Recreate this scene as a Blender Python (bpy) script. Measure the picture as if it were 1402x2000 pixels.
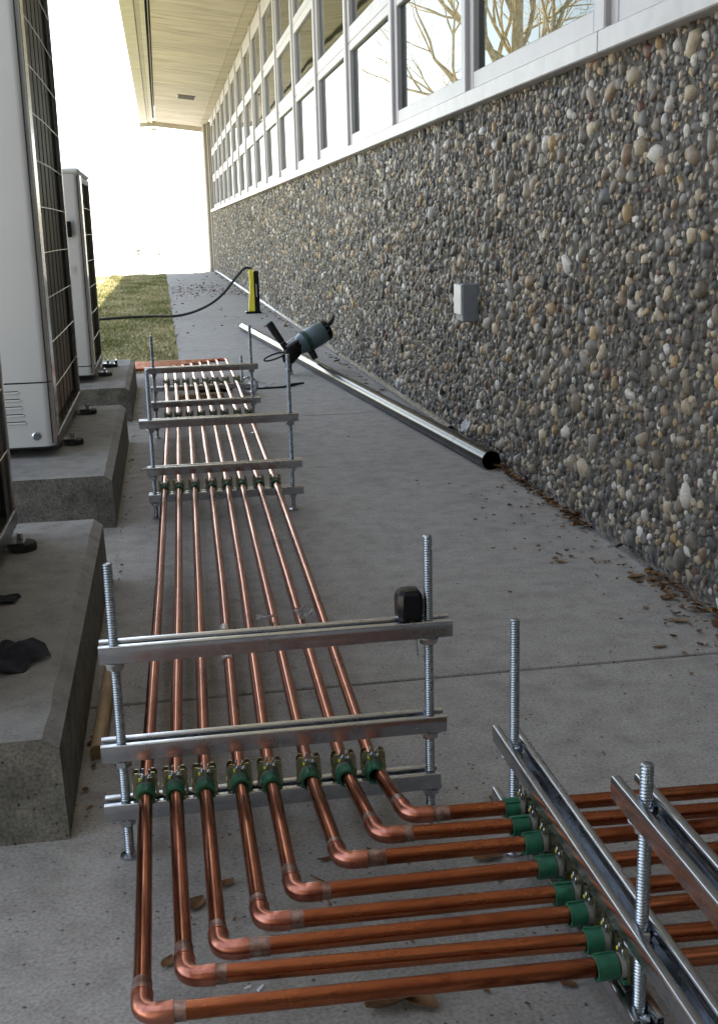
import bpy, math, random
import numpy as np
from mathutils import Vector, Matrix
random.seed(7); RNG = np.random.default_rng(11)
R = math.radians
for o in list(bpy.data.objects): bpy.data.objects.remove(o)
scn = bpy.context.scene
COL = scn.collection

# ------------------------------------------------------------------ camera
cam_d = bpy.data.cameras.new('camera'); cam = bpy.data.objects.new('camera', cam_d); COL.objects.link(cam)
cam_d.sensor_fit = 'VERTICAL'; cam_d.sensor_height = 36.0; cam_d.lens = 2280/2000*36
cam_d.clip_start = 0.05; cam_d.clip_end = 2000
CM = ((0.98622505, 0.06396041, -0.15254250), (-0.16329109, 0.22936506, -0.95954556), (-0.02638501, 0.97123670, 0.23664973))
m4 = Matrix(CM).to_4x4(); m4.translation = (0, 0, 1.0); cam.matrix_world = m4
scn.camera = cam
# ------------------------------------------------------------------ light
SUN = Vector((0.140, 0.60, 1.0)).normalized()           # towards the sun
wd = bpy.data.worlds.new('World'); scn.world = wd; wd.use_nodes = True
nt = wd.node_tree; bg = nt.nodes['Background']
sky = nt.nodes.new('ShaderNodeTexSky'); sky.sky_type = 'NISHITA'; sky.sun_disc = False
sky.sun_elevation = math.asin(SUN.z); sky.sun_rotation = math.atan2(SUN.x, SUN.y)
sky.air_density = 1.0; sky.dust_density = 0.5; sky.ozone_density = 2.0
hz = nt.nodes.new('ShaderNodeHueSaturation'); hz.inputs['Saturation'].default_value = .62      # hazy, whitish sky
nt.links.new(sky.outputs[0], hz.inputs['Color']); nt.links.new(hz.outputs[0], bg.inputs[0]); bg.inputs[1].default_value = 0.10
sd = bpy.data.lights.new('sun', 'SUN'); sd.energy = 5.0; sd.angle = R(0.53); sd.color = (1, 0.95, 0.86)
sun = bpy.data.objects.new('sun', sd); COL.objects.link(sun)
sun.rotation_euler = SUN.to_track_quat('Z', 'Y').to_euler(); sun.location = (3, 10, 30)
vs = scn.view_settings; vs.view_transform = 'Standard'; vs.look = 'None'; vs.gamma = 1; vs.use_curve_mapping = False
vs.exposure = 2.70
vs.use_white_balance = True; vs.white_balance_temperature = 6950; vs.white_balance_tint = 8

# ------------------------------------------------------------------ materials
def mat(name, base=(.5,.5,.5), rough=.6, metal=0.0, spec=.5, ior=None):
    m = bpy.data.materials.new(name); m.use_nodes = True
    b = m.node_tree.nodes['Principled BSDF']
    b.inputs['Base Color'].default_value = (*base, 1); b.inputs['Roughness'].default_value = rough
    b.inputs['Metallic'].default_value = metal; b.inputs['Specular IOR Level'].default_value = spec
    if ior: b.inputs['IOR'].default_value = ior
    return m
class N:
    """tiny node helper"""
    def __init__(s, m): s.t = m.node_tree; s.b = s.t.nodes['Principled BSDF']
    def new(s, ty, **kw):
        n = s.t.nodes.new(ty)
        for k, v in kw.items(): setattr(n, k, v)
        return n
    def link(s, a, b): s.t.links.new(a, b)
    def coord(s, which='Object', scale=(1,1,1)):
        tc = s.new('ShaderNodeTexCoord'); mp = s.new('ShaderNodeMapping'); mp.inputs['Scale'].default_value = scale
        if which == 'World':
            g = s.new('ShaderNodeNewGeometry'); s.link(g.outputs['Position'], mp.inputs[0])
        else: s.link(tc.outputs[which], mp.inputs[0])
        return mp.outputs[0]
    def noise(s, vec, scale, detail=4, rough=.55, dist=0):
        n = s.new('ShaderNodeTexNoise'); n.inputs['Scale'].default_value = scale; n.inputs['Detail'].default_value = detail
        n.inputs['Roughness'].default_value = rough; n.inputs['Distortion'].default_value = dist
        s.link(vec, n.inputs['Vector']); return n.outputs['Fac']
    def voro(s, vec, scale, feature='F1', out='Distance'):
        n = s.new('ShaderNodeTexVoronoi'); n.feature = feature; n.inputs['Scale'].default_value = scale
        s.link(vec, n.inputs['Vector']); return n.outputs[out]
    def ramp(s, fac, stops, interp='LINEAR'):
        n = s.new('ShaderNodeValToRGB'); cr = n.color_ramp; cr.interpolation = interp
        while len(cr.elements) < len(stops): cr.elements.new(.5)
        for e, (p, c) in zip(cr.elements, stops):
            e.position = p; e.color = (*c, 1) if isinstance(c, tuple) else (c, c, c, 1)
        s.link(fac, n.inputs[0]); return n.outputs[0]
    def mix(s, fac, a, b, mode='MIX'):
        n = s.new('ShaderNodeMix'); n.data_type = 'RGBA'; n.blend_type = mode
        for sock, v in ((n.inputs[0], fac), (n.inputs[6], a), (n.inputs[7], b)):
            if isinstance(v, (int, float)): sock.default_value = v
            elif isinstance(v, tuple): sock.default_value = (*v, 1)
            else: s.link(v, sock)
        return n.outputs[2]
    def bump(s, h, strength=.3, dist=.01):
        n = s.new('ShaderNodeBump'); n.inputs['Strength'].default_value = strength; n.inputs['Distance'].default_value = dist
        s.link(h, n.inputs['Height']); s.link(n.outputs[0], s.b.inputs['Normal']); return n
    def col(s, c): s.link(c, s.b.inputs['Base Color'])
    def rgh(s, c): s.link(c, s.b.inputs['Roughness'])

def concrete(name, base, dark, light, pit=.5, speck=1.0, stain=1.0):
    m = mat(name, base, .85, spec=.3); n = N(m); v = n.coord('World')
    a = n.noise(v, 1.3, 5, .6); bfac = n.noise(v, 14, 6, .65); c = n.noise(v, 160, 3, .6)
    col = n.ramp(a, [(.30, dark), (.52, base), (.72, light)])
    col = n.mix(.55*stain, col, n.ramp(bfac, [(.3, dark), (.5, base), (.72, light)]))
    col = n.mix(.30*speck, col, n.ramp(c, [(.32, .05), (.5, .28), (.75, .5)]), 'OVERLAY')
    pits = n.ramp(n.voro(v, 62), [(.12, 1.0), (.22, 0.0)])
    sel = n.ramp(n.noise(v, 32, 2), [(.50, 0.0), (.60, 1.0)])
    pm = n.mix(1.0, pits, sel, 'MULTIPLY')
    sc = n.new('ShaderNodeMath', operation='MULTIPLY'); n.link(pm, sc.inputs[0]); sc.inputs[1].default_value = pit
    col = n.mix(sc.outputs[0], col, tuple(x*.3 for x in dark))
    bl = n.ramp(n.noise(v, 3.1, 3, .5), [(.60, 0.0), (.76, .42)])
    col = n.mix(bl, col, tuple(x*.55 for x in dark))
    n.col(col)
    h = n.mix(.5, c, n.ramp(pm, [(0, 1.0), (1, 0.0)])); n.bump(n.mix(.35, h, bfac), .35, .004)
    return m
M = {}
M['floor'] = concrete('pavement_concrete', (.405,.388,.36), (.275,.263,.242), (.49,.472,.442), pit=1.0, speck=1.6, stain=1.3)
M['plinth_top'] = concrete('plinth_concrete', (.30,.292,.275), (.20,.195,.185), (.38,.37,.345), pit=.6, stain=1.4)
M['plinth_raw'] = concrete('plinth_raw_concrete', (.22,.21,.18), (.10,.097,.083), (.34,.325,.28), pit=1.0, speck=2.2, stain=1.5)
M['yard'] = concrete('yard_concrete', (.36,.35,.33), (.30,.29,.27), (.42,.41,.39), pit=.1)
# pebble stones
def pebble_mat(name, use_obj):
    m = mat(name, (.2,.2,.2), .55, spec=.4); n = N(m)
    if use_obj:
        oi = n.new('ShaderNodeObjectInfo'); c = oi.outputs['Color']
    else:
        at = n.new('ShaderNodeAttribute', attribute_name='stone_colour'); c = at.outputs['Color']
    v = n.coord('World')
    f = n.noise(v, 90, 4, .6); c = n.mix(.55, c, n.ramp(f, [(.25, .25), (.5, .5), (.75, .72)]), 'OVERLAY')
    c = n.mix(.5, c, n.ramp(n.noise(n.coord('World',(1,1,.35)), 2.6, 5, .6), [(.30,.36),(.5,.5),(.70,.62)]), 'OVERLAY')
    n.col(c); n.bump(n.noise(v, 200, 4), .45, .003); return m
M['pebble'] = pebble_mat('pebble_aggregate', False); M['stone'] = pebble_mat('pebble_stone', True)
m = M['mortar'] = mat('wall_mortar', (.2,.195,.185), .9, spec=.2); n = N(m); v = n.coord('World')
vd = n.voro(n.coord('World', (1,.66,1)), 62); n.col(n.mix(.6, n.ramp(vd, [(.1,(.16,.148,.13)), (.6,(.065,.06,.054))]), n.ramp(n.noise(v,30,4),[(.3,(.08,.075,.068)),(.7,(.16,.15,.135))])))
n.bump(n.ramp(vd, [(0,1.0),(.7,0.0)]), .8, .006)
# metals
m = M['copper'] = mat('copper', (.66,.31,.19), .25, 1.0); n = N(m); v = n.coord('World', (1,.16,1)); a = n.noise(v, 26, 4, .55, .4); b2 = n.noise(n.coord('World', (1,.35,1)), 60, 3)
oi = n.new('ShaderNodeObjectInfo')
n.col(n.mix(n.ramp(oi.outputs['Random'], [(0, 0.0), (1, .35)]), n.mix(.45, n.ramp(a, [(.30,(.15,.040,.020)), (.46,(.42,.140,.072)), (.72,(.60,.255,.155))]), n.ramp(b2, [(.34,(.22,.066,.034)),(.58,(.50,.185,.105))])), (.34,.115,.06)))
n.rgh(n.ramp(a, [(.3,.30),(.6,.15)]))
m = M['copper_run'] = mat('copper_tarnished', (.50,.20,.105), .36, 1.0); n = N(m); v = n.coord('World', (.25,1,1)); a = n.noise(v, 26, 5, .62, .8)
n.col(n.ramp(a, [(.30,(.11,.030,.014)), (.44,(.33,.105,.048)), (.7,(.47,.175,.088))])); n.rgh(n.ramp(a, [(.3,.40),(.6,.22)]))
m = M['fitting'] = mat('copper_fitting', (.60,.29,.21), .30, 1.0); n = N(m); v = n.coord('World'); a = n.noise(v, 40, 3)
n.col(n.ramp(a, [(.3,(.26,.085,.055)), (.6,(.52,.215,.15))]))
m = M['solder'] = mat('solder_tarnish', (.30,.24,.22), .42, .9); n = N(m); v = n.coord('World'); a = n.noise(v, 60, 4)
n.col(n.ramp(a, [(.35,(.17,.085,.06)), (.6,(.37,.26,.22))]))
def zinc(name, base, rough, lo=.7, hi=1.15):
    m = mat(name, base, rough, 1.0); n = N(m); v = n.coord('World')
    a = n.noise(v, 35, 4, .6); s_ = n.noise(n.coord('World'), 9, 3, .6)
    n.col(n.mix(.5, n.ramp(a, [(.3, tuple(x*lo for x in base)), (.7, tuple(min(1,x*hi) for x in base))]), n.ramp(s_, [(.3, tuple(x*lo for x in base)), (.7, tuple(min(1,x*hi) for x in base))])))
    n.rgh(n.ramp(a, [(.3, rough*1.35), (.7, rough*.8)])); return m
M['zinc'] = zinc('galvanised_channel', (.56,.585,.62), .22)
M['rod'] = zinc('zinc_threaded_rod', (.42,.48,.54), .26)
M['nut'] = zinc('zinc_nut', (.50,.53,.57), .25)
M['black_steel'] = zinc('dark_steel_tube', (.028,.030,.033), .16)
M['yellow_zinc'] = zinc('yellow_passivated_zinc', (.43,.41,.25), .26)
M['alu'] = zinc('flashing_aluminium', (.62,.63,.65), .22)
M['chrome'] = zinc('unit_corner_post', (.58,.58,.56), .16)
M['guard'] = zinc('guard_wire', (.62,.60,.54), .3)
M['coil_wire'] = zinc('dull_guard_wire', (.16,.15,.12), .45)
def plain(name, base, rough=.5, var=.25, scale=20, bump=.05, **k):
    m = mat(name, base, rough, **k); n = N(m); v = n.coord('World'); a = n.noise(v, scale, 4, .6)
    n.col(n.ramp(a, [(.3, tuple(x*(1-var) for x in base)), (.7, tuple(min(1,x*(1+var)) for x in base))])); n.bump(n.noise(v, scale*8, 2), bump, .002); return m
M['green'] = plain('green_rubber_liner', (.010,.095,.050), .50, .4, 60)
M['grey_insert'] = plain('grey_plastic_insert', (.17,.165,.16), .55)
M['yellow_plastic'] = plain('yellow_plastic', (.56,.49,.035), .45, .12)
M['black_plastic'] = plain('black_plastic', (.008,.008,.010), .20, .2, 30, .0, spec=.22)
M['black_rubber'] = plain('black_rubber', (.014,.014,.015), .7, .3, 30)
M['unit_white'] = plain('painted_unit_panel', (.50,.505,.50), .38, .03, 3, .0)
M['unit_seam'] = plain('unit_dark_gap', (.02,.02,.02), .8, .2)
M['unit_frame'] = zinc('unit_base_frame', (.20,.20,.205), .35)
M['coil_frame'] = plain('dark_coil_frame', (.03,.03,.035), .4, .2)
m = M['coil'] = mat('coil_fins', (.10,.085,.05), .5, .3); n = N(m); v = n.coord('World', (1,1,1)); w = n.new('ShaderNodeTexWave'); w.wave_type='BANDS'; w.bands_direction='Y'; w.inputs['Scale'].default_value = 60
n.link(v, w.inputs['Vector']); a = n.noise(n.coord('World',(1,8,.5)), 3, 4)
n.col(n.mix(.5, n.ramp(a, [(.3,(.07,.057,.033)),(.7,(.16,.135,.085))]), n.ramp(w.outputs['Fac'], [(.2,(.045,.037,.02)),(.8,(.16,.135,.085))])))
M['window_paint'] = plain('window_frame_paint', (.42,.405,.41), .42, .05, 6, .02)
M['sill'] = plain('window_sill_metal', (.45,.435,.43), .40, .12, 9, .04)
m = M['glass'] = mat('window_glass', (.006,.009,.006), .0, ior=1.45); n = N(m); v = n.coord('World', (1,.6,1)); n.bump(n.noise(v, 1.5, 1, .4), .045, .05)
n.b.inputs['Specular Tint'].default_value = (.72,1.0,.92,1)
m = M['soffit'] = mat('soffit_paint', (.56,.50,.37), .65); n = N(m); v = n.coord('World', (.55, 3.2, 1)); a = n.noise(v, 2.2, 5, .6, .3)
oi = n.new('ShaderNodeObjectInfo'); tint = n.ramp(oi.outputs['Random'], [(0,.42),(1,.58)])
n.col(n.mix(.6, n.ramp(a, [(.28,(.28,.245,.19)), (.5,(.43,.385,.315)), (.72,(.53,.49,.42))]), tint, 'OVERLAY'))
M['fascia'] = plain('fascia_paint', (.46,.43,.35), .6, .12, 4)
M['fascia_grey'] = plain('barge_board_paint', (.36,.33,.27), .6, .12, 4)
M['dark'] = plain('dark_slot', (.03,.027,.022), .8)
M['roof'] = plain('roof_sheet', (.3,.3,.3), .7)
M['pier'] = concrete('end_pier_concrete', (.30,.27,.23), (.22,.2,.17), (.36,.33,.28), pit=.3)
m = M['wood'] = mat('bare_wood', (.36,.24,.12), .65); n = N(m); v = n.coord('World', (1,.15,1)); n.col(n.ramp(n.noise(v,70,4),[(.3,(.22,.14,.065)),(.7,(.42,.29,.15))]))
M['rag'] = plain('dark_blue_cloth', (.016,.018,.028), .9, .4, 40, .3)
M['box_grey'] = plain('grey_switch_box', (.19,.21,.235), .45, .08)
M['box_lid'] = plain('pale_switch_cover', (.68,.70,.72), .4, .05)
M['teal'] = plain('drill_housing', (.085,.135,.155), .35, .15)
M['dkgreen'] = plain('drill_green_band', (.012,.06,.045), .45, .2)
M['clear'] = plain('thin_clear_plastic', (.52,.53,.56), .25, .3, 50, .3)
M['clear'].node_tree.nodes['Principled BSDF'].inputs['Alpha'].default_value = .6
M['tape'] = plain('silver_tape', (.50,.48,.47), .4, .2, 60, .3, metal=.3)
M['white_chip'] = plain('white_scrap', (.62,.62,.62), .5, .1)
M['bark'] = plain('tree_bark', (.56,.47,.29), .85, .4, 6, .3)
M['far_leaf'] = plain('shrub_leaf', (.07,.10,.04), .7, .4, 3)
M['hedge'] = M['far_leaf']
m = M['leaf'] = mat('dead_leaf', (.12,.06,.025), .75); n = N(m); v = n.coord('World'); oi = n.new('ShaderNodeObjectInfo')
n.col(n.mix(.5, n.ramp(n.noise(v, 37, 3), [(.3,(.05,.022,.010)),(.5,(.14,.065,.025)),(.7,(.30,.17,.07))]), n.ramp(n.noise(v, 9, 2), [(.3,(.06,.03,.015)),(.7,(.24,.13,.05))])))
m = M['tan_leaf'] = mat('tan_leaf', (.30,.19,.08), .7); n = N(m); v = n.coord('World'); n.col(n.ramp(n.noise(v, 60, 3), [(.3,(.16,.09,.035)),(.7,(.36,.24,.11))]))
m = M['grass'] = mat('grass_blades', (.08,.10,.03), .75); n = N(m); at = n.new('ShaderNodeAttribute', attribute_name='blade_colour'); n.col(at.outputs['Color'])
m = M['turf'] = mat('turf_soil', (.09,.085,.035), .95); n = N(m); v = n.coord('World'); n.col(n.mix(.5, n.ramp(n.noise(v, 1.6, 4), [(.3,(.13,.14,.045)),(.55,(.26,.24,.11)),(.75,(.38,.33,.20))]), n.ramp(n.noise(v, 24, 4), [(.3,(.05,.065,.018)),(.7,(.24,.22,.10))])))
n.bump(n.noise(v, 30, 4), .8, .03)

# ------------------------------------------------------------------ mesh helpers
class MB:
    def __init__(s): s.v = []; s.f = []
    def add(s, vs, fs):
        k = len(s.v); s.v += [tuple(p) for p in vs]; s.f += [tuple(i+k for i in f) for f in fs]; return s
    def box(s, x0, x1, y0, y1, z0, z1, ch=0.0):
        if ch <= 0:
            P = [(x,y,z) for z in (z0,z1) for y in (y0,y1) for x in (x0,x1)]
            return s.add(P, [(0,2,3,1),(4,5,7,6),(0,1,5,4),(2,6,7,3),(0,4,6,2),(1,3,7,5)])
        c = min(ch, (x1-x0)/2.01, (y1-y0)/2.01, (z1-z0)/2.01)
        P = []; idx = {}
        for sx in (0,1):
            for sy in (0,1):
                for sz in (0,1):
                    X=(x0,x1)[sx]; Y=(y0,y1)[sy]; Z=(z0,z1)[sz]; dx=c*(1-2*sx); dy=c*(1-2*sy); dz=c*(1-2*sz)
                    for ax,p in (('x',(X,Y+dy,Z+dz)),('y',(X+dx,Y,Z+dz)),('z',(X+dx,Y+dy,Z))):
                        idx[(sx,sy,sz,ax)] = len(P); P.append(p)
        F = []
        i = lambda a,b,cc,ax: idx[(a,b,cc,ax)]
        for t in (0,1):
            q=[i(t,0,0,'x'),i(t,1,0,'x'),i(t,1,1,'x'),i(t,0,1,'x')]; F.append(q if t else q[::-1])
            q=[i(0,t,0,'y'),i(1,t,0,'y'),i(1,t,1,'y'),i(0,t,1,'y')]; F.append(q[::-1] if t else q)
            q=[i(0,0,t,'z'),i(1,0,t,'z'),i(1,1,t,'z'),i(0,1,t,'z')]; F.append(q if t else q[::-1])
        for a in (0,1):
            for b in (0,1):
                F.append([i(a,b,0,'x'),i(a,b,1,'x'),i(a,b,1,'y'),i(a,b,0,'y')])
                F.append([i(a,0,b,'x'),i(a,1,b,'x'),i(a,1,b,'z'),i(a,0,b,'z')])
                F.append([i(0,a,b,'y'),i(1,a,b,'y'),i(1,a,b,'z'),i(0,a,b,'z')])
                for cc in (0,1): F.append([i(a,b,cc,'x'),i(a,b,cc,'y'),i(a,b,cc,'z')])
        return s.add(P, F)
    def tube(s, path, r, n=12, caps=True):
        path = [Vector(p) for p in path]; rs = r if isinstance(r, (list, tuple)) else [r]*len(path)
        k = len(s.v); up = None
        for i, p in enumerate(path):
            d = (path[min(i+1, len(path)-1)] - path[max(i-1, 0)]).normalized()
            if up is None: up = Vector((0,0,1)) if abs(d.z) < .9 else Vector((1,0,0))
            a = d.cross(up).normalized(); b = a.cross(d).normalized(); up = b
            for j in range(n):
                t = 2*math.pi*j/n; s.v.append(tuple(p + (a*math.cos(t) + b*math.sin(t))*rs[i]))
        for i in range(len(path)-1):
            for j in range(n):
                j2 = (j+1) % n; s.f.append((k+i*n+j, k+i*n+j2, k+(i+1)*n+j2, k+(i+1)*n+j))
        if caps:
            s.f.append(tuple(k+j for j in range(n))[::-1]); s.f.append(tuple(k+(len(path)-1)*n+j for j in range(n)))
        return s
    def ring(s, p0, p1, ro, ri, n=24):          # open tube with wall thickness
        p0 = Vector(p0); p1 = Vector(p1); d = (p1-p0).normalized(); up = Vector((0,0,1)) if abs(d.z)<.9 else Vector((1,0,0))
        a = d.cross(up).normalized(); b = a.cross(d); k = len(s.v)
        for p, r in ((p0,ro),(p1,ro),(p1,ri),(p0,ri)):
            for j in range(n):
                t = 2*math.pi*j/n; s.v.append(tuple(p+(a*math.cos(t)+b*math.sin(t))*r))
        for q in range(4):
            for j in range(n):
                j2=(j+1)%n; s.f.append((k+q*n+j, k+q*n+j2, k+((q+1)%4)*n+j2, k+((q+1)%4)*n+j))
        return s
    def lathe(s, prof, c=(0,0,0), n=20):         # prof: (r,z) list
        k = len(s.v)
        for r, z in prof:
            for j in range(n):
                t = 2*math.pi*j/n; s.v.append((c[0]+r*math.cos(t), c[1]+r*math.sin(t), c[2]+z))
        for i in range(len(prof)-1):
            for j in range(n):
                j2=(j+1)%n; s.f.append((k+i*n+j, k+i*n+j2, k+(i+1)*n+j2, k+(i+1)*n+j))
        s.f.append(tuple(k+j for j in range(n))[::-1]); s.f.append(tuple(k+(len(prof)-1)*n+j for j in range(n)))
        return s
    def extrude(s, prof, x0, x1):               # closed (y,z) profile along x
        n = len(prof); k = len(s.v)
        for x in (x0, x1): s.v += [(x, y, z) for y, z in prof]
        for j in range(n): j2=(j+1)%n; s.f.append((k+j, k+j2, k+n+j2, k+n+j))
        s.f.append(tuple(k+j for j in range(n))[::-1]); s.f.append(tuple(k+n+j for j in range(n)))
        return s
    def xf(s, m): s.v = [tuple(m @ Vector(p)) for p in s.v]; return s
    def mesh(s, name, material, smooth=None):
        me = bpy.data.meshes.new(name); me.from_pydata(s.v, [], s.f)
        import bmesh
        bm = bmesh.new(); bm.from_mesh(me); bmesh.ops.recalc_face_normals(bm, faces=bm.faces); bm.to_mesh(me); bm.free()
        if material: me.materials.append(material)
        if smooth is not None:
            me.polygons.foreach_set('use_smooth', [True]*len(me.polygons))
            me.set_sharp_from_angle(angle=R(smooth))
        return me
    def build(s, name, material, parent=None, smooth=None):
        return link(name, s.mesh(name, material, smooth), parent)
def link(name, me, parent=None):
    o = bpy.data.objects.new(name, me); COL.objects.link(o); o.parent = parent; return o
def tag(o, label=None, cat=None, group=None, kind=None):
    for k, v in (('label', label), ('category', cat), ('group', group), ('kind', kind)):
        if v: o[k] = v
    return o
def thing(name, label, cat, loc=(0,0,0), rz=0, group=None):
    o = bpy.data.objects.new(name, None); COL.objects.link(o); o.location = loc; o.rotation_euler = (0,0,rz); o.empty_display_size = .05
    return tag(o, label, cat, group)
def numpy_mesh(name, V, F, material, smooth=False, colors=None, attr=None, per=1):
    me = bpy.data.meshes.new(name); nv = len(V); nf, k = F.shape
    me.vertices.add(nv); me.vertices.foreach_set('co', V.astype(np.float32).ravel())
    me.loops.add(nf*k); me.loops.foreach_set('vertex_index', F.astype(np.int32).ravel())
    me.polygons.add(nf); me.polygons.foreach_set('loop_start', np.arange(0, nf*k, k, dtype=np.int32))
    me.polygons.foreach_set('loop_total', np.full(nf, k, dtype=np.int32)) if bpy.app.version < (4,1,0) else None
    if smooth: me.polygons.foreach_set('use_smooth', np.ones(nf, dtype=bool))
    if colors is not None:
        a = me.color_attributes.new(attr, 'FLOAT_COLOR', 'POINT'); a.data.foreach_set('color', colors.astype(np.float32).ravel())
    if smooth == 'mixed':
        me.polygons.foreach_set('use_smooth', np.repeat(RNG.random(nf//per) > .45, per))
    me.materials.append(material); me.update(); me.validate(); return me
ORD = ['first','second','third','fourth','fifth','sixth','seventh','eighth']

# ------------------------------------------------------------------ setting: ground
b = MB(); b.add([(-700,-700,-.03),(700,-700,-.03),(700,900,-.03),(-700,900,-.03)], [(0,1,2,3)])
tag(b.build('ground', M['yard']), kind='structure')
pav = thing('pavement', None, None); tag(pav, kind='structure')
for y0, y1, x0 in [(-5.4,-1.47,-2.4),(-1.46,2.432,-2.4),(2.443,6.338,-2.4),(6.349,8.74,-2.4),(8.747,10.25,.085),(10.257,14.15,.085),(14.157,18.05,.085),(18.057,21.95,.085),(21.957,25.85,.085),(25.857,30.25,.085)]:
    MB().box(x0, 1.362, y0, y1, -.12, 0, .003).build('slab', M['floor'], pav)
MB().box(-2.4, 1.36, -5.3, 8.70, -.14, -.035).build('joint_filler', M['dark'], pav)
b = MB(); b.add([(-9,8.75,-.012),(.083,8.75,-.012),(.083,30.3,-.012),(-9,30.3,-.012)], [(0,1,2,3)]); tag(b.build('lawn', M['turf']), kind='structure')
# grass blades
def grass():
    n = 60000
    y = 8.76 + (30.28-8.76)*RNG.random(n)**1.5; x = -2.4 + 2.48*RNG.random(n)
    x = np.where(RNG.random(n) < .75, -1.25 + 1.33*RNG.random(n), x)
    h = (.014+.022*RNG.random(n))*(1+.5*np.sin(x*9+y*2)*np.sin(y*3.1)); a = RNG.random(n)*6.283; wdt = .0028+.0022*RNG.random(n)+.00012*y
    lean = .6+.9*RNG.random(n); a2 = RNG.random(n)*6.283
    V = np.zeros((n,4,3)); 
    V[:,0] = np.stack([x-wdt*np.cos(a), y-wdt*np.sin(a), np.full(n,-.014)],1); V[:,1] = np.stack([x+wdt*np.cos(a), y+wdt*np.sin(a), np.full(n,-.014)],1)
    mx = x+h*lean*.4*np.cos(a2); my = y+h*lean*.4*np.sin(a2)
    V[:,2] = np.stack([mx+wdt*.7*np.cos(a), my+wdt*.7*np.sin(a), h*.6-.012],1); V[:,3] = np.stack([x+h*lean*np.cos(a2), y+h*lean*np.sin(a2), h-.012],1)
    F = (np.arange(n)[:,None,None]*4 + np.array([[0,1,2],[0,2,3]])).reshape(-1,3)
    patch = np.clip(.5+.5*np.sin(x*5.3+1.7*np.sin(y*1.3))*np.sin(y*1.9+x*2)+.35*(RNG.random(n)-.5),0,1)[:,None]
    c = (1-patch)*np.array([.20,.205,.06]) + patch*np.array([.52,.45,.25]); c = c*(.6+.7*RNG.random((n,1)))
    C = np.repeat(np.concatenate([c, np.ones((n,1))],1)[:,None,:],4,1).reshape(-1,4)
    o = link('grass', numpy_mesh('grass', V.reshape(-1,3), F, M['grass'], False, C, 'blade_colour'))
    tag(o, 'patchy yellow green lawn beyond the plinths', 'grass', kind='stuff')
grass()

# ------------------------------------------------------------------ building
WX = 1.375
bld = thing('building', 'long building with pebble faced wall, window band and wide cream eave', 'building', (WX, 0, 0))
def bpart(mb, name, material, parent=bld, smooth=None):
    o = mb.build(name, material, parent, smooth)
    return o
# root sits at (WX,0,0): parts are modelled in world space and shifted
def shift(mb): mb.v = [(x-WX, y, z) for x, y, z in mb.v]; return mb
wall = bpart(shift(MB().box(WX, WX+.3, -5.4, 31.2, -.1, 1.52)), 'wall', M['mortar'])
bpart(shift(MB().box(WX+.32, 11, -5.4, 32.2, -.1, 3.66)), 'core', M['dark'])
# piers at the far end
for y0, y1, x0 in ((31.2, 31.55, 1.33), (31.58, 32.2, 1.262)):
    bpart(shift(MB().box(x0, 1.69, y0, y1, -.1, 3.7, .01)), 'pier', M['pier'])
bpart(shift(MB().box(1.25, 1.30, 31.9, 32.28, -.1, 3.62, .006)), 'corner_trim', M['fascia'])
# flashing along the wall base
fl = MB().extrude([(1.347,.002),(1.349,.002),(1.349,.009),(1.3735,.016),(1.3735,.018),(1.347,.0105)], 0, 1)
fl.v = [(y, x, z) for x, y, z in fl.v]
for y0, y1 in ((2.3,3.34),(3.36,4.95),(5.6,9.3),(9.35,14.6),(14.65,20.5),(20.55,26.2),(26.25,31.18)):
    k_ = 1.0 if y1 < 5 else 2.0
    q = MB(); q.v = [(x-(.008 if y1 > 5 and x < 1.36 else 0), y0+(y1-y0)*y, z*k_) for x, y, z in fl.v]; q.f = list(fl.f); bpart(shift(q), 'flashing', M['alu'])
# sill lengths
edges = [-1.36+1.645*k for k in range(0, 20)]
sb = [-4.6, -1.2, 3.55, 8.5, 13.43, 18.3, 23.2, 27.2, 31.19]
for y0, y1 in zip(sb[:-1], sb[1:]):
    q = MB().box(1.322, 1.42, y0+.002, y1-.002, 1.487, 1.552, .004); bpart(shift(q), 'sill', M['sill'])
# windows: one bay is one window part with three panes
def window_mesh():
    q = MB(); L = 1.645
    q.box(1.338, 1.42, -.035, .035, 1.553, 3.659, .005)                   # mullion
    q.box(1.346, 1.42, .037, .052, 1.554, 3.658)                          # inner stop
    F0, F1 = 1.358, 1.42
    def sash(z0, z1, w0, w1, t0, t1):
        q.box(F0, F1, .0525, .0525+w0, z0, z1, .004); q.box(F0, F1, L-.036-w1, L-.036, z0, z1, .004)
        q.box(F0+.0012, F1, .0535+w0, L-.037-w1, z0, z0+t0, .004); q.box(F0+.0012, F1, .0535+w0, L-.037-w1, z1-t1, z1, .004)
    sash(1.5545, 2.226, .055, .06, .078, .05)
    sash(2.233, 2.862, .055, .06, .10, .072)
    sash(2.866, 3.659, .055, .06, .064, .19)
    q.box(1.364, 1.42, .0525, L-.036, 2.2262, 2.2328)
    return shift(q).mesh('window', M['window_paint'])
wm = window_mesh()
panes = [shift(MB().box(1.3835, 1.40, .107, 1.645-.095, z0, z1)).mesh('pane', M['glass']) for z0, z1 in ((1.631,2.177),(2.332,2.791),(2.929,3.47))]
# dark gasket at the far and near edge of each pane
gask = [shift(MB().box(1.366, 1.384, .1075, .116, z0, z1)).mesh('gasket', M['black_rubber']) for z0, z1 in ((1.633,2.175),(2.334,2.789),(2.931,3.468))]
for k, y in enumerate(edges[:-1]):
    if y < 0: continue
    if y > 30: break
    w = link('window', wm, bld); w.location.y = y
    for p in panes: link('pane', p, w)
    for gk in gask: link('gasket', gk, w)
bpart(shift(MB().box(1.372, 1.69, 31.0, 31.19, 1.5525, 3.69)), 'end_panel', M['pier'])
bpart(shift(MB().box(1.372, 1.69, -4.6, .24, 1.5525, 3.69)), 'infill_panel', M['window_paint'])
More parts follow.
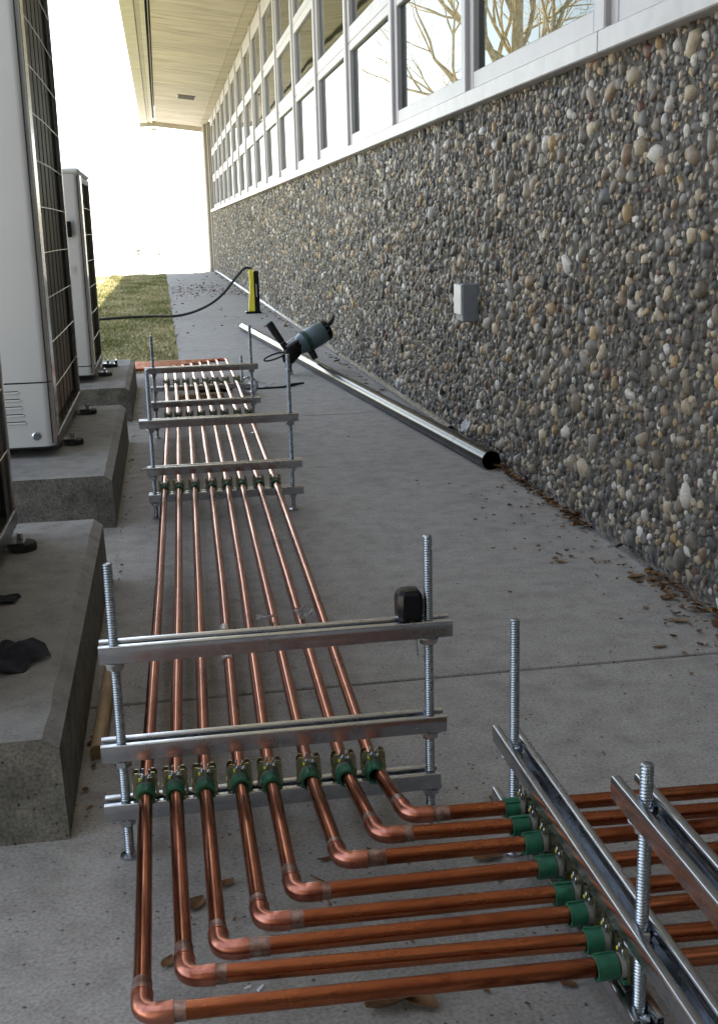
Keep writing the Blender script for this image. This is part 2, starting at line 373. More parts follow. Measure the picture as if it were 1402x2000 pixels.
# eave: soffit boards, wall strip, slot, fascia
sof = bpart(shift(MB().box(1.205, 1.375, -5.4, 32.4, 3.678, 3.76)), 'soffit', M['soffit'])
bmesh_ = None
y = -5.4; i = 0
while y < 32.3:
    w_ = .40 if i % 5 else .44
    y1 = min(y+w_, 32.4); q = MB()
    q.add([(.055,y,3.822),(1.2,y,3.681),(1.2,y1-.006,3.681),(.055,y1-.006,3.822),(.055,y,3.85),(1.2,y,3.71),(1.2,y1-.006,3.71),(.055,y1-.006,3.85)], [(0,1,2,3),(4,7,6,5),(0,4,5,1),(1,5,6,2),(2,6,7,3),(3,7,4,0)])
    q.v = [(a, b_, c + random.Random(i).uniform(-.0015,.0015)) for a, b_, c in q.v]
    shift(q).build('board', M['soffit'], sof); y += w_; i += 1
vb = MB().add([(.55,25.6,3.752),(.89,25.6,3.710),(.89,26.3,3.710),(.55,26.3,3.752),(.55,25.6,3.775),(.89,25.6,3.735),(.89,26.3,3.735),(.55,26.3,3.775)],[(0,1,2,3),(4,7,6,5),(0,4,5,1),(1,5,6,2),(2,6,7,3),(3,7,4,0)])
bpart(shift(vb), 'vent', M['dark']); bpart(shift(MB().box(.525,.549,25.6,26.3,3.748,3.80)), 'vent_bracket', M['fascia']); bpart(shift(MB().box(.891,.915,25.6,26.3,3.705,3.76)), 'vent_bracket', M['fascia'])
bpart(shift(MB().box(-.008, .05, -5.4, 32.4, 3.90, 3.93)), 'slot', M['dark'])
bpart(shift(MB().box(.02, .034, -5.4, 32.38, 3.835, 3.8995)), 'slot_rail', M['fascia_grey'])
bpart(shift(MB().box(-.075, -.009, -5.4, 32.4, 3.795, 4.0, .004)), 'fascia_inner_board', M['fascia'])
bpart(shift(MB().box(-.145, -.076, -5.4, 32.4, 3.80, 4.0, .004)), 'gutter', M['fascia_grey'])
y = -5.4
while y < 32.3:
    y1 = min(y+3.2, 32.4); bpart(shift(MB().box(-.325, -.146, y, y1-.008, 3.785, 4.22, .006)), 'fascia_board', M['fascia']); y += 3.2
q = MB(); 
q.add([(-.345,32.405,3.69),(.0,32.405,3.71),(1.31,32.405,3.54),(1.31,32.405,3.70),(.0,32.405,3.86),(-.335,32.405,4.22)] + [(-.345,32.47,3.69),(.0,32.47,3.71),(1.31,32.47,3.54),(1.31,32.47,3.70),(.0,32.47,3.86),(-.335,32.47,4.22)],
      [(0,1,4,5),(1,2,3,4),(6,11,10,7),(7,10,9,8),(0,6,7,1),(1,7,8,2),(2,8,9,3),(3,9,10,4),(4,10,11,5),(5,11,6,0)])
bpart(shift(q), 'barge_board', M['fascia_grey'])
bpart(shift(MB().box(-.06, .10, 32.475, 32.60, 3.62, 3.66, .006).box(.0,.03,32.475,32.53,3.66,3.75)), 'bracket', M['fascia'])
bpart(shift(MB().box(-.33, 11.2, -5.5, 32.48, 4.222, 4.28)), 'roof', M['roof'])
# unseen wing and eave, added behind the viewpoint to darken the foreground
bpart(shift(MB().box(-3.6, WX-.003, -1.9, -1.5, -.02, 3.9)), 'added_shade_wall', M['mortar'])
bpart(shift(MB().box(-3.9, -.331, -5.5, -.75, 3.905, 4.2, .01)), 'added_shade_eave', M['fascia'])

# pebbles ---------------------------------------------------------------
def scatter():
    cell = .036; grid = {}; out = []
    rr = random.Random(3); L0, L1, Z0, Z1 = 1.55, 31.15, .012, 1.492; AS = 1.45
    classes = [(1900, .022, .032), (9000, .0150, .0215), (40000, .0100, .0140), (110000, .0066, .0095)]
    for ntry, a0, a1 in classes:
        for _ in range(ntry):
            u = rr.random(); y = L0 + (L1-L0)*u; z = rr.uniform(Z0, Z1)
            if a1 < .0096 and y > 9.5: continue
            a = rr.uniform(a0, a1); r = a*.98
            if z-a < Z0-.004 or z+a > Z1+.006: continue
            gx = y/AS; ci = int(gx/cell); cj = int(z/cell); ok = True
            for i in range(ci-2, ci+3):
                for j in range(cj-2, cj+3):
                    for (py, pz, pr) in grid.get((i,j), ()):
                        if (py-gx)**2 + (pz-z)**2 < (pr+r)**2*.56: ok = False; break
                    if not ok: break
                if not ok: break
            if ok:
                grid.setdefault((ci,cj), []).append((gx,z,r)); out.append((y,z,a))
    return np.array(out)
P = scatter()
def stone_colors(n):
    t = RNG.random(n); c = np.zeros((n,3))
    base = np.array([.200,.180,.153]); c[:] = base*(.28+.95*RNG.random((n,1)))
    warm = RNG.random(n) < .35; c[warm] *= np.array([1.10,1.0,.86])
    cool = RNG.random(n) < .22; c[cool] *= np.array([.92,.98,1.04])
    for lo, hi, col in ((0,.09,(.42,.35,.25)),(.09,.15,(.50,.47,.42)),(.15,.195,(.36,.25,.13)),(.195,.25,(.25,.18,.12)),(.26,.33,(.07,.068,.066)),(.36,.375,(.58,.56,.53)),(.375,.382,(.14,.07,.055))):
        s_ = (t>=lo)&(t<hi); c[s_] = np.array(col)*(.8+.4*RNG.random((s_.sum(),1)))
    return c
SC = stone_colors(len(P))
ASP = .85 + .75*RNG.random(len(P)); ROT = (RNG.random(len(P))-.5)*2.4; PH = RNG.random((len(P),3))*6.283
def dome(idx, n, rings, hscale):
    k = len(idx); a = P[idx,2]; th = np.linspace(0, 2*np.pi, n, endpoint=False)
    rad = 1 + .13*np.cos(2*th[None]+PH[idx,:1]) + .10*np.cos(3*th[None]+PH[idx,1:2]) + .07*np.cos(5*th[None]+PH[idx,2:3]) + .34*(RNG.random((k, n))-.5)
    hh = a*hscale*(.7+.7*((PH[idx,0]*7.3) % 1)); tx = (((PH[idx,1]*5.1) % 1)-.5)*.6; tz = (((PH[idx,2]*3.7) % 1)-.5)*.6
    V = []
    for fr, fh in rings:
        u = fr*rad*np.cos(th)[None]*(a*ASP[idx])[:,None]; w = fr*rad*np.sin(th)[None]*a[:,None]
        cr, sr = np.cos(ROT[idx])[:,None], np.sin(ROT[idx])[:,None]
        yy = u*cr - w*sr; zz = u*sr + w*cr
        dx = fh*hh[:,None]*(1 + tx[:,None]*yy/a[:,None] + tz[:,None]*zz/a[:,None])
        V.append(np.stack([-dx, yy, zz], 2))
    V.append(np.stack([-hh, np.zeros(k), np.zeros(k)], 1)[:,None])
    V = np.concatenate(V, 1)
    F = []; nr = len(rings)
    for r_ in range(nr-1):
        for j in range(n):
            j2 = (j+1) % n; F += [(r_*n+j, (r_+1)*n+j, (r_+1)*n+j2), (r_*n+j, (r_+1)*n+j2, r_*n+j2)]
    for j in range(n): F.append(((nr-1)*n+j, nr*n, (nr-1)*n+(j+1)%n))
    return V, np.array(F)
# apparent size decides which 300 are single stones
dist2 = P[:,0]**2 + 1.9
vis = (P[:,0] > 2.75) & (P[:,0] < 6)
app = np.where(vis, P[:,2]**2*ASP*1.375/(dist2**1.5), 0)
big = np.argsort(-app)[:300]; isbig = np.zeros(len(P), bool); isbig[big] = True
for band, lo, hi, n_, rings in (('near', 0, 7.5, 10, ((1.0,-.35),(.95,.30),(.72,.88))), ('far', 7.5, 99, 6, ((1.0,-.3),(.80,.80)))):
    idx = np.where((P[:,0]>=lo)&(P[:,0]<hi)&~isbig)[0]
    V, F = dome(idx, n_, rings, .58); nv = V.shape[1]
    V = V + np.stack([np.zeros(len(idx)), P[idx,0], P[idx,1]], 1)[:,None]
    FF = (np.arange(len(idx))[:,None,None]*nv + F[None]).reshape(-1,3)
    C = np.repeat(np.concatenate([SC[idx], np.ones((len(idx),1))],1)[:,None], nv, 1).reshape(-1,4)
    o = link('pebbles', numpy_mesh('pebbles', V.reshape(-1,3), FF, M['pebble'], 'mixed', C, 'stone_colour', len(F)), wall); tag(o, kind='stuff')
V, F = dome(big, 11, ((1.0,-.35),(.95,.32),(.75,.86)), .50)
for k, bi in enumerate(big):
    me = numpy_mesh('stone', V[k], F, M['stone'], k % 2 == 0)
    o = link('stone', me, wall); o.location = (0, P[bi,0], P[bi,1]); o.color = (*SC[bi], 1)

# ------------------------------------------------------------------ switch box on the wall
t = thing('switch_box', 'small grey electrical box fixed to the pebble wall', 'switch box', (1.362, 5.15, .581))
def local(mb, o): L_ = o.location; mb.v = [(x-L_.x, y-L_.y, z-L_.z) for x,y,z in mb.v]; return mb
local(MB().box(1.297, 1.372, 5.085, 5.215, .581, .745, .004), t).build('housing', M['box_grey'], t)
local(MB().box(1.288, 1.2965, 5.088, 5.212, .612, .742, .002), t).build('cover', M['box_lid'], t)

# ------------------------------------------------------------------ plinths
PL = [(1.862, 3.42, 'nearest concrete plinth, with dark rags lying on it'), (4.058, 5.80, 'middle concrete plinth, carrying the tall air conditioner with louvre slots'), (6.46, 7.96, 'farthest concrete plinth, carrying the shorter air conditioner beside the lawn')]
ZP = .19
for y0, y1, lab in PL:
    t = thing('plinth', lab, 'plinth', (-.7, (y0+y1)/2, 0), group='concrete plinths under the air conditioners')
    x0, x1 = -1.5, -.217; c = .022
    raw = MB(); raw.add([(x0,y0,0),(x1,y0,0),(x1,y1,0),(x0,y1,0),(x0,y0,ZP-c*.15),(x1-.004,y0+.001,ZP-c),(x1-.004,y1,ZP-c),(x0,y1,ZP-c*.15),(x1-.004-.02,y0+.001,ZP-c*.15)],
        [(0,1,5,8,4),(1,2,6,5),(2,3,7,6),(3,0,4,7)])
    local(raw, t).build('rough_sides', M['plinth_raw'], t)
    top = MB(); nx, ny = 14, 24
    # screeded top with a worn chamfer
    rowsx = [x0] + [x0+(x1-.03-x0)*k/nx for k in range(1,nx+1)] + [x1-.004]
    for j in range(ny+1):
        yy = y0+.001+(y1-y0-.001)*j/ny
        for i_, xx in enumerate(rowsx):
            zz = ZP-c*.15 + (.0012*math.sin(xx*40+yy*13)+.001*math.sin(yy*37))*(0 if i_==len(rowsx)-1 else 1)
            if i_ == len(rowsx)-1: zz = ZP-c
            dx = .0015*math.sin(yy*23)+.001*math.sin(yy*61) if i_ == len(rowsx)-2 else 0
            top.v.append((xx+dx, yy, zz))
    nn = len(rowsx)
    for j in range(ny):
        for i_ in range(nn-1): top.f.append((j*nn+i_, j*nn+i_+1, (j+1)*nn+i_+1, (j+1)*nn+i_))
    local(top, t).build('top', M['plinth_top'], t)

# ------------------------------------------------------------------ air conditioners
def ac_unit(label, x1, y0, y1, zt, feet, slots, nwire, logo=False):
    zb = .232; x0 = x1-.72
    t = thing('air_conditioner', label, 'air conditioner', ((x0+x1)/2, (y0+y1)/2, ZP), group='outdoor air conditioners on the plinths')
    B = lambda mb, n_, m_, par=t, sm=None: local(mb, t).build(n_, m_, par, sm)
    r = .035
    def panel(z0, z1):
        prof = [(x0, y0+.03), (x0, y0)]
        for k in range(7):
            a = -math.pi/2 + (math.pi/2)*k/6; prof.append((x1-.012-r+r*math.cos(a), y0+r+r*math.sin(a)))
        prof += [(x1-.012, y0+.075), (x1-.03, y0+.075), (x1-.03, y0+.05), (x1-.05, y0+.03)]
        mb = MB(); n_ = len(prof)
        mb.v = [(a,b_,z0) for a,b_ in prof] + [(a,b_,z1) for a,b_ in prof]
        mb.f = [(j,(j+1)%n_,n_+(j+1)%n_,n_+j) for j in range(n_)] + [tuple(range(n_))[::-1], tuple(range(n_,2*n_))]
        return mb
    seam = .472 if slots else zb+.05
    B(panel(zb, seam-.003), 'lower_panel', M['unit_white'], sm=35)
    B(panel(seam+.003, zt-.03), 'side_panel', M['unit_white'], sm=35)
    B(MB().box(x0+.01, x1-.02, y0+.008, y0+.06, zb+.01, zt-.04), 'panel_backing', M['unit_seam'])
    cap = MB().box(x0-.005, x1-.006, y0-.004, y1+.002, zt-.029, zt, .012); B(cap, 'top_cover', M['unit_white'])
    B(MB().box(x0+.02, x1-.06, y0+.062, y1-.02, zb+.01, zt-.03), 'core', M['coil_frame'])
    # coil face, framed by posts
    ya, yb = y0+.20, y1-.10
    B(MB().box(x1-.055, x1-.036, ya, yb, zb+.05, zt-.07), 'coil', M['coil'])
    B(MB().box(x1-.045, x1-.010, y0+.077, ya-.002, zb, zt-.031, .004), 'corner_post', M['chrome'])
    B(MB().box(x1-.056, x1-.022, yb+.002, y1-.03, zb+.02, zt-.031, .003), 'dark_post', M['coil_frame'])
    B(MB().box(x1-.045, x1-.010, y1-.028, y1, zb, zt-.031, .004), 'corner_post', M['chrome'])
    B(MB().box(x1-.05, x1-.008, y0+.078, y1-.001, zb-.018, zb+.03, .004), 'base_rail', M['unit_frame'])
    B(MB().box(x1-.05, x1-.012, ya, yb+.06, zt-.069, zt-.032, .003), 'head_rail', M['coil_frame'])
    g = MB(); g2 = MB()
    for k in range(1, nwire+1):
        z = zb+.03 + (zt-zb-.09)*k/(nwire+1)
        g.tube([(x1-.014, ya-.03, z), (x1-.010, (ya+yb)/2, z+.002), (x1-.014, y1-.02, z)], .0023, 6)
    nv = 7
    for k in range(nv): 
        yy = ya+.06+(yb-ya-.1)*k/(nv-1); g2.tube([(x1-.018, yy, zb+.03), (x1-.018, yy, zt-.05)], .0022, 6)
    B(g, 'wire_guard', M['guard'], sm=60); B(g2, 'guard_upright', M['coil_wire'], sm=60)
    B(MB().box(x0+.03, x1-.03, y0+.03, y1-.01, zb-.012, zb-.001), 'base_pan', M['unit_seam'])
    for fx, fy in feet:
        br = B(MB().box(x1-.08, fx+.012, fy-.035, fy+.035, ZP+.022, zb-.0185, .003), 'foot_bracket', M['unit_frame'])
        pm = MB().lathe([(.036,0),(.040,.002),(.040,.018),(.037,.0215)], (fx, fy, ZP-.0035), 20); B(pm, 'rubber_pad', M['black_rubber'], sm=40)
        B(MB().lathe([(.008,0),(.008,.02)], (fx-.002, fy, zb-.019), 6), 'foot_bolt', M['nut'])
    # hidden rear feet
    for fy in (feet[0][1], feet[-1][1]):
        B(MB().lathe([(.036,0),(.040,.002),(.040,.0355)], (x0+.05, fy, ZP-.0035), 12), 'rubber_pad', M['black_rubber'])
    if slots:
        for k in range(5):
            z = .440 - k*.0285; L = .170+.004*k
            s_ = MB().extrude([(y0-.0060, z-.002), (y0-.0060, z-.0045), (y0+.001, z-.0065), (y0+.001, z+.003)], x1-.30, x1-.30+L); B(s_, 'louvre', M['unit_white'])
            B(MB().box(x1-.298, x1-.302+L, y0-.0016, y0+.002, z+.0005, z+.0045), 'louvre_gap', M['unit_seam'])
        sc = MB(); 
        sc.lathe([(.0,0),(.016,0),(.016,.003),(.011,.005),(.011,.007),(0,.007)], (0,0,0), 18); sc.xf(Matrix.Translation((x1-.080, y0-.0004, .273)) @ Matrix.Rotation(R(90), 4, 'X')); B(sc, 'screw_plug', M['nut'], sm=30)
    return t
ac_unit('air conditioner at the left picture edge, only its dark grille corner showing', -.438, 1.95, 3.30, 2.35, [(-.42, 2.2), (-.418, 3.12)], False, 11)
u2 = ac_unit('tall white air conditioner with five louvre slots on the middle plinth', -.425, 4.46, 5.86, 2.35, [(-.395, 4.74), (-.385, 5.56)], True, 11)
u3 = ac_unit('shorter white air conditioner on the farthest plinth, next to the lawn', -.405, 6.74, 7.66, 1.355, [(-.372, 7.05), (-.372, 7.52)], False, 6)
local(MB().box(-.50,-.475, 6.715, 6.736, .99, 1.075, .004), u3).build('dark_catch', M['black_plastic'], u3)
local(MB().box(-.505,-.475, 6.7355, 6.7385, .80, .83), u3).build('label_plate', M['window_paint'], u3)
local(MB().box(-.345,-.315, 7.50, 7.60, .19, .205, .004).box(-.335,-.320,7.56,7.63,.205,.225,.003), u3).build('foot_clip', M['black_plastic'], u3)

# ------------------------------------------------------------------ channel strut, rods and stands
def strut_profile(side, W=.042, H=.030, th=.0022):
    r = .0020; c = []
    def arc(cx, cz, a0, a1, rr, n=4): 
        for k in range(n+1): a = a0+(a1-a0)*k/n; c.append((cx+rr*math.cos(a), cz+rr*math.sin(a)))
    h = th/2; x = W/2-h
    c.append((.0075, h)); arc(x-.0012-r, h+r, -math.pi/2, -.15, r); c.append((x-.0010,.0105)); c.append((x,.0125)); arc(x-r, H-h-r, 0, math.pi/2, r); arc(x-.0105+.0025, H-h-.0025, math.pi/2, math.pi, .0025, 3); c.append((x-.0105, H-.0085))
    left = []; right = []
    for i, p in enumerate(c):
        a = Vector(c[max(i-1,0)]); b_ = Vector(c[min(i+1,len(c)-1)]); d = (b_-a).normalized(); nrm = Vector((-d.y, d.x))
        left.append(Vector(p)+nrm*h); right.append(Vector(p)-nrm*h)
    poly = left + right[::-1]
    return [(side*p.x, p.y) for p in poly]
STRUT = {}
def strut_mesh(L):
    k = round(L, 3)
    if k in STRUT: return STRUT[k]
    q = MB()
    for sd_ in (1, -1): q.extrude(strut_profile(sd_), 0, L)
    x = .018                                               # bridges between the slots of the web
    q.box(0, .012, -.0076, .0076, .0003, .0020)
    while x < L-.02:
        q.box(x+.026, min(x+.047, L), -.0076, .0076, .0003, .0020); x += .047
    STRUT[k] = q.mesh('channel', M['zinc'], 35); return STRUT[k]
RODS = {}
def rod_mesh(L, fine):
    k = (round(L,3), fine)
    if k in RODS: return RODS[k]
    q = MB(); pr = [(.0068, 0)]; pitch = .0042 if fine else .006
    z = .001
    while z < L-.003:
        pr += [(.0081, z+pitch*.30), (.0081, z+pitch*.45), (.0064, z+pitch*.85)]; z += pitch
    pr += [(.0072, L-.001), (.0060, L)]
    q.lathe(pr, (0,0,0), 12 if fine else 8)
    RODS[k] = q.mesh('threaded_rod', M['rod'], 50); return RODS[k]
nutm = MB().lathe([(.012,0),(.0142,.0015),(.0142,.0105),(.012,.012)], (0,0,0), 6).mesh('nut', M['nut'], 25)
washm = MB().lathe([(.019,0),(.020,.0006),(.020,.0022),(.019,.0028)], (0,0,0), 20).mesh('washer', M['nut'], 40)
sqw = MB().box(-.016,.016,-.0105,.0105,0,.004,.001).mesh('plate_washer', M['nut'])
footm = MB().lathe([(.013,0),(.0165,.001),(.0165,.0045),(.012,.007),(.0085,.009)], (0,0,0), 18).mesh('foot', M['nut'], 40)
def stand(label, loc, rz, rods, levels, fine, group='threaded rod pipe stands', lean=None):
    """rods: (x, top); levels: (x0, x1, ztop, rods used)"""
    t = thing('pipe_stand', label, 'pipe stand', loc, rz, group)
    for i, (x, ztop) in enumerate(rods):
        o = link('threaded_rod', rod_mesh(ztop-.004, fine), t); o.location = (x, 0, .004); o.rotation_euler.z = i*1.3
        f = link('foot', footm, t); f.location = (x, 0, 0)
    for x0, x1, zt, use in levels:
        zb = zt-.030
        c = link('channel', strut_mesh(x1-x0), t); c.location = (x0, 0, zb)
        for i in use:
            x = rods[i][0]
            o = link('washer', washm, t); o.location = (x, 0, zb-.0030)
            o = link('nut', nutm, t); o.location = (x, 0, zb-.0153); o.rotation_euler.z = i*.7+zt*9
            o = link('plate_washer', sqw, t); o.location = (x, 0, zb+.0024)
            o = link('nut', nutm, t); o.location = (x, 0, zb+.0066); o.rotation_euler.z = i*.4+zt*5
    return t
stand('nearest pipe stand on the left, three channels, black knob on its top channel', (.14, 1.784, 0), 0, [(-.254,.504),(.254,.514)], [(-.277,.290,.374,(0,1)),(-.286,.279,.207,(0,1)),(-.288,.268,.104,(0,1))], True)
stand('second pipe stand along the pipes, tallest rods, in the middle distance', (.17, 4.15, 0), 0, [(-.248,.538),(.248,.570)], [(-.286,.277,.361,(0,1)),(-.269,.284,.191,(0,1)),(-.269,.286,.093,(0,1))], True)
stand('farthest tall pipe stand, just behind the second one', (.165, 5.86, 0), 0, [(-.242,.513),(.242,.545)], [(-.285,.275,.356,(0,1)),(-.262,.281,.186,(0,1)),(-.262,.281,.088,(0,1))], True)
stand('pipe stand at the right edge, its channels pointing towards the viewer', (.505, 1.15, 0), R(-90), [(-.514,.402),(0,.402),(.50,.402)], [(-.568,.56,.203,(0,1,2)),(-.570,.03,.092,(0,1)),(-.055,.53,.362,(1,2))], True)
stand('low pipe stand at the far bend of the pipes', (.17, 7.22, 0), 0, [(-.26,.16),(.272,.255)], [(-.285,.29,.088,(0,1))], False)

# ------------------------------------------------------------------ copper pipes
PR = .0115
XS1 = [-.081,-.033,.015,.072,.122,.187,.246,.296]
XS2 = [-.043,.008,.063,.124,.181,.233,.295,.355]
XS4 = [-.018,.032,.088,.146,.205,.262,.326,.384]
XE  = [-.079,-.028,.016,.073,.123,.198,.263,.319]
YL  = [1.207,1.268,1.313,1.364,1.423,1.494,1.553,1.603]
YR  = [1.187,1.240,1.301,1.350,1.417,1.486,1.541,1.596]
XF  = [-.018,.040,.098,.158,.218,.278,.340,.408]
Z1_, Z2_, Z4_ = .1195, .1085, .1035
pipes = []
def arc_pts(c, d_in, d_out, rad, n=8):
    """quarter bend: corner c, unit directions in and out"""
    c = Vector(c); a = Vector(d_in); b_ = Vector(d_out); ctr = c - a*rad + b_*rad
    return [ctr + (-b_*math.cos(k/n*math.pi/2) + a*math.sin(k/n*math.pi/2))*rad for k in range(n+1)]
for i in range(8):
    lab = ['leftmost copper pipe, running closest to the plinths, with the outermost near bend', 'second copper pipe from the left, counted at the nearest stand', 'third copper pipe from the left, counted at the nearest stand', 'fourth copper pipe from the left, wrapped with a strip of silver tape', 'fifth copper pipe from the left, counted at the nearest stand', 'sixth copper pipe from the left, counted at the nearest stand', 'seventh copper pipe from the left, next to the rightmost one', 'rightmost copper pipe, with the innermost near bend'][i]
    t = thing('copper_pipe', lab, 'pipe', (XS1[i], 1.784, Z1_-PR), group='parallel copper pipes')
    B = lambda mb, n_, m_, par=t, sm=50: local(mb, t).build(n_, m_, par, sm)
    pipes.append(t); rb = .0185
    def Y2(x): return YL[i] + (YR[i]-YL[i])*(x-XE[i])/(.465-XE[i])
    c = Vector((XE[i], YL[i], Z1_)); yf = 8.07+.056*i
    dn = Vector((XE[i]-XS1[i], YL[i]-1.784, 0)).normalized(); dr = Vector((.465-XE[i], YR[i]-YL[i], 0)).normalized()
    s0 = c - dn*rb; s1 = c + dr*rb
    cf = Vector((XF[i], yf, Z4_)); 
    # long run between the bends, couplings slightly uneven
    jx = random.Random(i*5).uniform(-.002,.002)
    B(MB().tube([s0, (XS1[i],1.784,Z1_), (XS1[i]+(XS2[i]-XS1[i])*.5+jx, 2.9, Z1_-.006), (XS2[i],4.14,Z2_), (XS2[i]+(XS4[i]-XS2[i])*.5-jx, 5.0, .105), (XS4[i],5.86,Z4_), (XF[i]-.004, 7.1, Z4_), (XF[i], yf-rb, Z4_)], PR, 20), 'straight_run', M['copper'])
    # near bend
    eb = arc_pts(c, dn, dr, rb)
    B(MB().tube([s0-dn*.018, s0-dn*.0175, s0-dn*.001] + eb + [s1+dr*.001, s1+dr*.0175, s1+dr*.018], [.0118,.0133,.0133]+[.0130]*9+[.0133,.0133,.0118], 20), 'elbow', M['fitting'])
    for p, d in ((s0, -dn), (s1, dr)):
        L = .030 + random.Random(i*3+p.x).uniform(0,.018)
        B(MB().ring(p+d*.0178, p+d*L, PR+.0007, PR-.001, 20), 'solder_band', M['solder'])
        B(MB().ring(p+d*.0152, p+d*.0186, .01385, PR-.001, 20), 'socket_lip', M['fitting'])
    s2 = c + dr*(1.20 - XE[i])
    B(MB().tube([s1, s1+(s2-s1)*.3+Vector((0,0,.0006)), s1+(s2-s1)*.6, s2], PR, 20), 'cross_run', M['copper_run'])
    # far bend to the left
    fd = Vector((0,1,0)); fl_ = Vector((-1,0,0)); e2 = arc_pts(cf, fd, fl_, rb)
    B(MB().tube([cf-fd*(rb+.02)] + e2 + [cf+fl_*(rb+.02)], .0131, 12), 'elbow', M['fitting'])
    B(MB().tube([cf+fl_*rb, (-1.35, yf, Z4_)], PR, 14), 'far_run', M['copper'])
    if i == 3:
        B(MB().ring((.0825,2.335,Z1_-.003), (.0845,2.425,Z1_-.0033), PR+.0022, PR-.002, 14), 'tape_wrap', M['tape'])
        B(MB().ring((.0868,2.52,Z1_-.0035), (.0876,2.555,Z1_-.0036), PR+.0012, PR-.002, 14), 'tape_wrap', M['tape'])

# ------------------------------------------------------------------ pipe clamps
def clamp_meshes():
    L = {}
    # local: pipe along y, strut under at z = -PR-..., camera side = -y
    L['liner'] = MB().ring((0,-.037,0),(0,-.013,0), .0156, PR+.0002, 20).box(-.0016,.0016,-.0373,-.0127,.0150,.0178).mesh('liner', M['green'], 40)
    L['insert'] = MB().ring((0,-.0119,0),(0,.016,0), .0152, PR+.0002, 20).mesh('insert', M['grey_insert'], 40)
    q = MB()
    for y in (-.006, .010):
        for sx in (-1, 1):
            pr = [(sx*.0160, -.0150), (sx*.0195, -.0150), (sx*.0205, .004), (sx*.0200, .0235), (sx*.0160, .0295), (sx*.0105, .0295), (sx*.0105, .0205), (sx*.0030, .0205), (sx*.0030, .0165), (sx*.0110,.0130), (sx*.0160,.003)]
            n_ = len(pr); k = len(q.v)
            q.v += [(x,y,z) for x,z in pr] + [(x,y+.0022,z) for x,z in pr]
            q.f += [tuple(k+(j) for j in range(n_)), tuple(k+n_+j for j in range(n_))[::-1]] + [(k+j,k+(j+1)%n_,k+n_+(j+1)%n_,k+n_+j) for j in range(n_)]
    q.box(-.0212,-.0196,-.006,.0120,-.0115,.0025).box(.0196,.0212,-.006,.0120,-.0115,.0025)
    L['band'] = q.mesh('band', M['yellow_zinc'])
    q = MB(); 
    for y in (-.0085, .0125):
        q.box(-.0048,-.0012, y-.0018, y+.0018, .0165,.0290,.0006); q.box(.0055,.0085, y-.0018, y+.0018, .016,.0265,.0006)
    q.tube([(-.012,.0025,.0195),(.013,.0025,.0195)], .0026, 8)
    L['bolt'] = q.mesh('bolt', M['nut'], 40)
    L['tab'] = MB().box(-.0100,-.0062,-.0105,-.0065,.0165,.0215,.001).mesh('tab', M['yellow_plastic'])
    q = MB().box(-.0145,.0145,-.010,.014,-PR-.0078,-PR-.0004,.0012)
    L['saddle'] = q.mesh('saddle', M['green'])
    return L
CL = clamp_meshes()
def clamp(label, loc, rz, group, jit):
    t = thing('pipe_clamp', label, 'pipe clamp', loc, rz, group)
    rr = random.Random(jit)
    for k in ('liner','insert','band','bolt','tab','saddle'):
        o = link(k, CL[k], t)
        if k == 'liner': o.rotation_euler.y = rr.uniform(-.6,.6); o.scale.y = rr.uniform(.9,1.15)
    return t
def row(where, ys, xs, z, group):
    for i in range(8):
        clamp(f'green lined pipe clamp on the {where}, {ORD[i]} from the left', (xs[i], ys, z), math.atan2(-(XS2[i]-XS1[i]), 2.36)*.5 + random.Random(i+ys).uniform(-.05,.05), group, i+ys)
row('nearest stand', 1.784, XS1, Z1_, 'clamps on the nearest stand')
row('second stand', 4.15, XS2, Z2_, 'clamps on the second stand')
row('third stand back', 5.86, XS4, Z4_, 'clamps on the third stand')
row('low far stand', 7.22, [a for a in XF], Z4_, 'clamps on the low far stand')
for i in range(8):
    x = .503; y = YR[i] + (YR[i]-YL[i])*(x-.465)/(.465-XE[i])
    far = ORD[7-i] + ' from the back' if i < 7 else 'the one farthest back'
    clamp(f'green lined pipe clamp on the right edge stand, {far}', (x, y, Z1_), R(-90)+random.Random(i).uniform(-.05,.05), 'clamps on the right edge stand', i*3+1)

# ------------------------------------------------------------------ small things on and around the stands
t = thing('knob', 'glossy black plastic knob standing on the nearest stand', 'knob', (.362, 1.785, .3741))
q = MB()
for r_, z in ((.0185,0),(.0205,.003),(.0215,.012),(.0215,.036),(.0195,.045),(.0145,.0515),(.006,.053)):
    for k in range(8):
        c_ = r_*.62; px, py = [(r_,c_),(c_,r_),(-c_,r_),(-r_,c_),(-r_,-c_),(-c_,-r_),(c_,-r_),(r_,-c_)][k]; q.v.append((px, py, z))
for i_ in range(6):
    for k in range(8): q.f.append((i_*8+k, i_*8+(k+1)%8, (i_+1)*8+(k+1)%8, (i_+1)*8+k))
q.f.append(tuple(range(8))[::-1]); q.f.append(tuple(48+k for k in range(8)))
q.build('knob_body', M['black_plastic'], t, 25)
MB().tube([(0.010,0,.002),(0.0105,0,-.03),(.0125,-.002,-.066)], .0022, 8).build('pin', M['nut'], t, 50)

